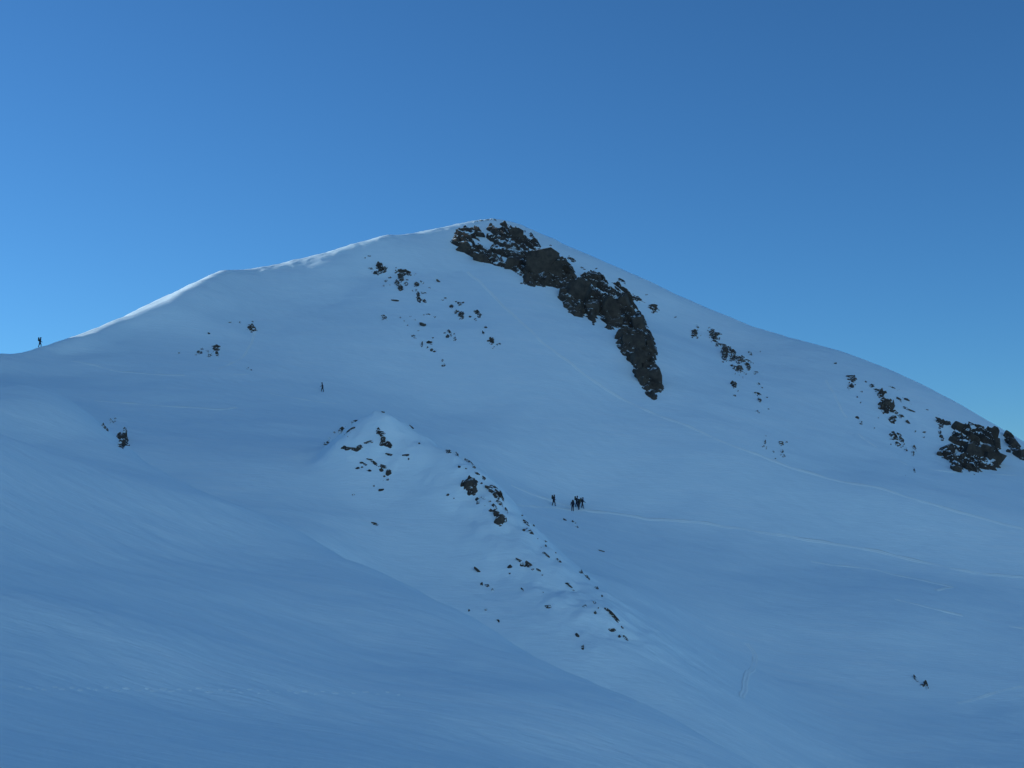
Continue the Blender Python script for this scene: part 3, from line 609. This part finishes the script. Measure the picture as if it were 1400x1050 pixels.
# ------------------------------------------------------------------ people
def person_mesh(stride, lean, arm):
    J = {}; E = []
    def add(nm, p, r, par=None):
        J[nm] = (Vector(p), r)
        if par: E.append((par, nm))
    ly = lean
    add('pel', (0, 0, .98), .155); add('waist', (0, ly * .25, 1.12), .145, 'pel'); add('chest', (0, ly * .6, 1.34), .165, 'waist')
    add('neck', (0, ly * .9, 1.50), .075, 'chest'); add('head0', (0, ly * 1.0 + .01, 1.58), .085, 'neck'); add('head1', (0, ly * 1.05 + .015, 1.68), .105, 'head0'); add('head2', (0, ly * 1.05, 1.75), .07, 'head1')
    for sgn, nm in ((-1, 'l'), (1, 'r')):
        k = stride * sgn
        add('hip' + nm, (.10 * sgn, 0, .90), .115, 'pel'); add('kne' + nm, (.11 * sgn, k * .22 + .05, .50), .075, 'hip' + nm)
        add('ank' + nm, (.11 * sgn, k * .36 - .02, .10), .058, 'kne' + nm); add('toe' + nm, (.12 * sgn, k * .36 + .17, .05), .05, 'ank' + nm)
        add('sho' + nm, (.20 * sgn, ly * .75, 1.44), .085, 'chest'); add('elb' + nm, (.29 * sgn, ly * .6 - .06 - arm * k * .2, 1.18), .06, 'sho' + nm)
        add('wri' + nm, (.28 * sgn, ly * .6 + .16 - arm * k * .3, 1.02), .042, 'elb' + nm); add('pal' + nm, (.275 * sgn, ly * .6 + .23 - arm * k * .3, .985), .042, 'wri' + nm)
    names = list(J); me = bpy.data.meshes.new("p"); me.from_pydata([J[q][0] for q in names], [(names.index(a), names.index(c)) for a, c in E], [])
    o = bpy.data.objects.new("tmp", me); COL.objects.link(o)
    sk = o.modifiers.new("s", 'SKIN'); sb = o.modifiers.new("u", 'SUBSURF'); sb.levels = 1; sb.render_levels = 1
    for i, q in enumerate(names): me.skin_vertices[0].data[i].radius = (J[q][1] * (1.0 if q.startswith('head') else 1.2),) * 2; me.skin_vertices[0].data[i].use_root = (q == 'pel')
    dg = bpy.context.evaluated_depsgraph_get(); dg.update(); out = bpy.data.meshes.new_from_object(o.evaluated_get(dg)); bpy.data.objects.remove(o)
    bm = bmesh.new(); bm.from_mesh(out)
    # gloved fingers curled round the pole grip
    for sgn, nm in ((-1, 'l'), (1, 'r')):
        c = J['pal' + nm][0]
        for fi in range(5):
            if fi < 4: base = c + Vector((-.03 * sgn + .02 * sgn * fi - .0, .03, .0)); pts = [base, base + Vector((0, .045 - .004 * abs(fi - 1), -.012)), base + Vector((0, .055, -.05))]
            else: base = c + Vector((-.04 * sgn, 0, .0)); pts = [base, base + Vector((-.025 * sgn, .025, -.005)), base + Vector((-.015 * sgn, .05, -.02))]
            ring = []
            for q, rr in zip(pts, (.012, .011, .008)): ring.append([bm.verts.new(q + Vector((rr * math.cos(a), rr * .4 * math.sin(a), rr * math.sin(a)))) for a in [i * math.pi / 3 for i in range(6)]])
            for r0, r1 in zip(ring[:-1], ring[1:]):
                for i in range(6): bm.faces.new((r0[i], r0[(i + 1) % 6], r1[(i + 1) % 6], r1[i]))
            bm.faces.new(ring[-1])
    hy = J['head1'][0]
    bmesh.ops.create_icosphere(bm, subdivisions=1, radius=.022, matrix=Matrix.Translation(hy + Vector((0, .115, -.03))))       # nose
    for sgn in (-1, 1): bmesh.ops.create_icosphere(bm, subdivisions=1, radius=.024, matrix=Matrix.Translation(hy + Vector((.105 * sgn, 0, -.02))))
    for f_ in bm.faces:
        z = f_.calc_center_median().z; f_.smooth = True
        f_.material_index = 2 if z < .16 else 1 if z < .90 else 3 if z > 1.53 else 0
    bm.to_mesh(out); bm.free(); out.materials.clear()
    for m in (M_JKT, M_TRS, M_BOOT, M_SKIN): out.materials.append(m)
    return out, J['head1'][0], J['chest'][0]
def loft(name, rings, m):
    bm = bmesh.new(); vs = [[bm.verts.new(p) for p in r] for r in rings]; k = len(vs[0])
    for a, c in zip(vs[:-1], vs[1:]):
        for i in range(k): bm.faces.new((a[i], a[(i + 1) % k], c[(i + 1) % k], c[i]))
    bm.faces.new(vs[0][::-1]); bm.faces.new(vs[-1])
    for f_ in bm.faces: f_.smooth = True
    bmesh.ops.recalc_face_normals(bm, faces=bm.faces)
    me = bpy.data.meshes.new(name); bm.to_mesh(me); bm.free(); me.materials.append(m); return me
def oval(z, rx, ry, cy=0.0, p=2.6, k=16):
    out = []
    for i in range(k):
        a = 2 * math.pi * i / k; c, s = math.cos(a), math.sin(a)
        out.append((rx * math.copysign(abs(c) ** (2 / p), c), cy + ry * math.copysign(abs(s) ** (2 / p), s), z))
    return out
PACK = loft("backpack", [oval(-.30, .12, .07), oval(-.27, .16, .11), oval(-.05, .175, .135, -.01), oval(.12, .165, .125), oval(.24, .15, .11), oval(.27, .165, .12, -.01), oval(.34, .14, .10, -.01), oval(.36, .08, .05)], M_PACK)
HAT = loft("hat", [oval(-.01, .118, .125, 0, 2), oval(.03, .12, .127, 0, 2), oval(.075, .105, .11, 0, 2), oval(.105, .07, .075, 0, 2), oval(.12, .02, .02, 0, 2)], M_HAT)
POSES = [person_mesh(.6, .10, 1), person_mesh(.3, .04, .5), person_mesh(-.55, .14, 1)]
def person(u, v, pose, face, label, pack=True, sc=1.0, group=None, y0=60):
    p = hit(u, v, y0); me, hd, ch = POSES[pose]
    o = link("person", me, None, p - np.array([0, 0, .05])); o.rotation_euler = (0, 0, face); o.scale = (sc,) * 3; tag(o, label, "person", group)
    link("hat", HAT, o, hd + Vector((0, 0, .025)))
    if pack: link("backpack", PACK, o, ch + Vector((0, -.27, .06)))
    return o
R = math.radians
person(54.5, 474.5, 0, R(-60), "person with backpack walking up the left ridge, dark against the sky", sc=1.15)
person(441, 535.5, 0, R(100), "person in dark clothes alone on the open snow face above the knoll", pack=False)
person(757, 692, 0, R(-70), "person with bulky backpack following the group at a few steps' distance", sc=1.06)
GL = "dark-clothed person with backpack in the huddle standing on the snow trail"
for uu, vv, po, fa, yy in [(783, 699, 1, 160, 215), (788, 693.5, 2, -80, 215), (791.5, 697, 1, 30, 215), (796, 695.5, 0, -110, 215)]:
    person(uu, vv, po, R(fa), GL, sc=1.05, group="people huddled on the trail", y0=yy)
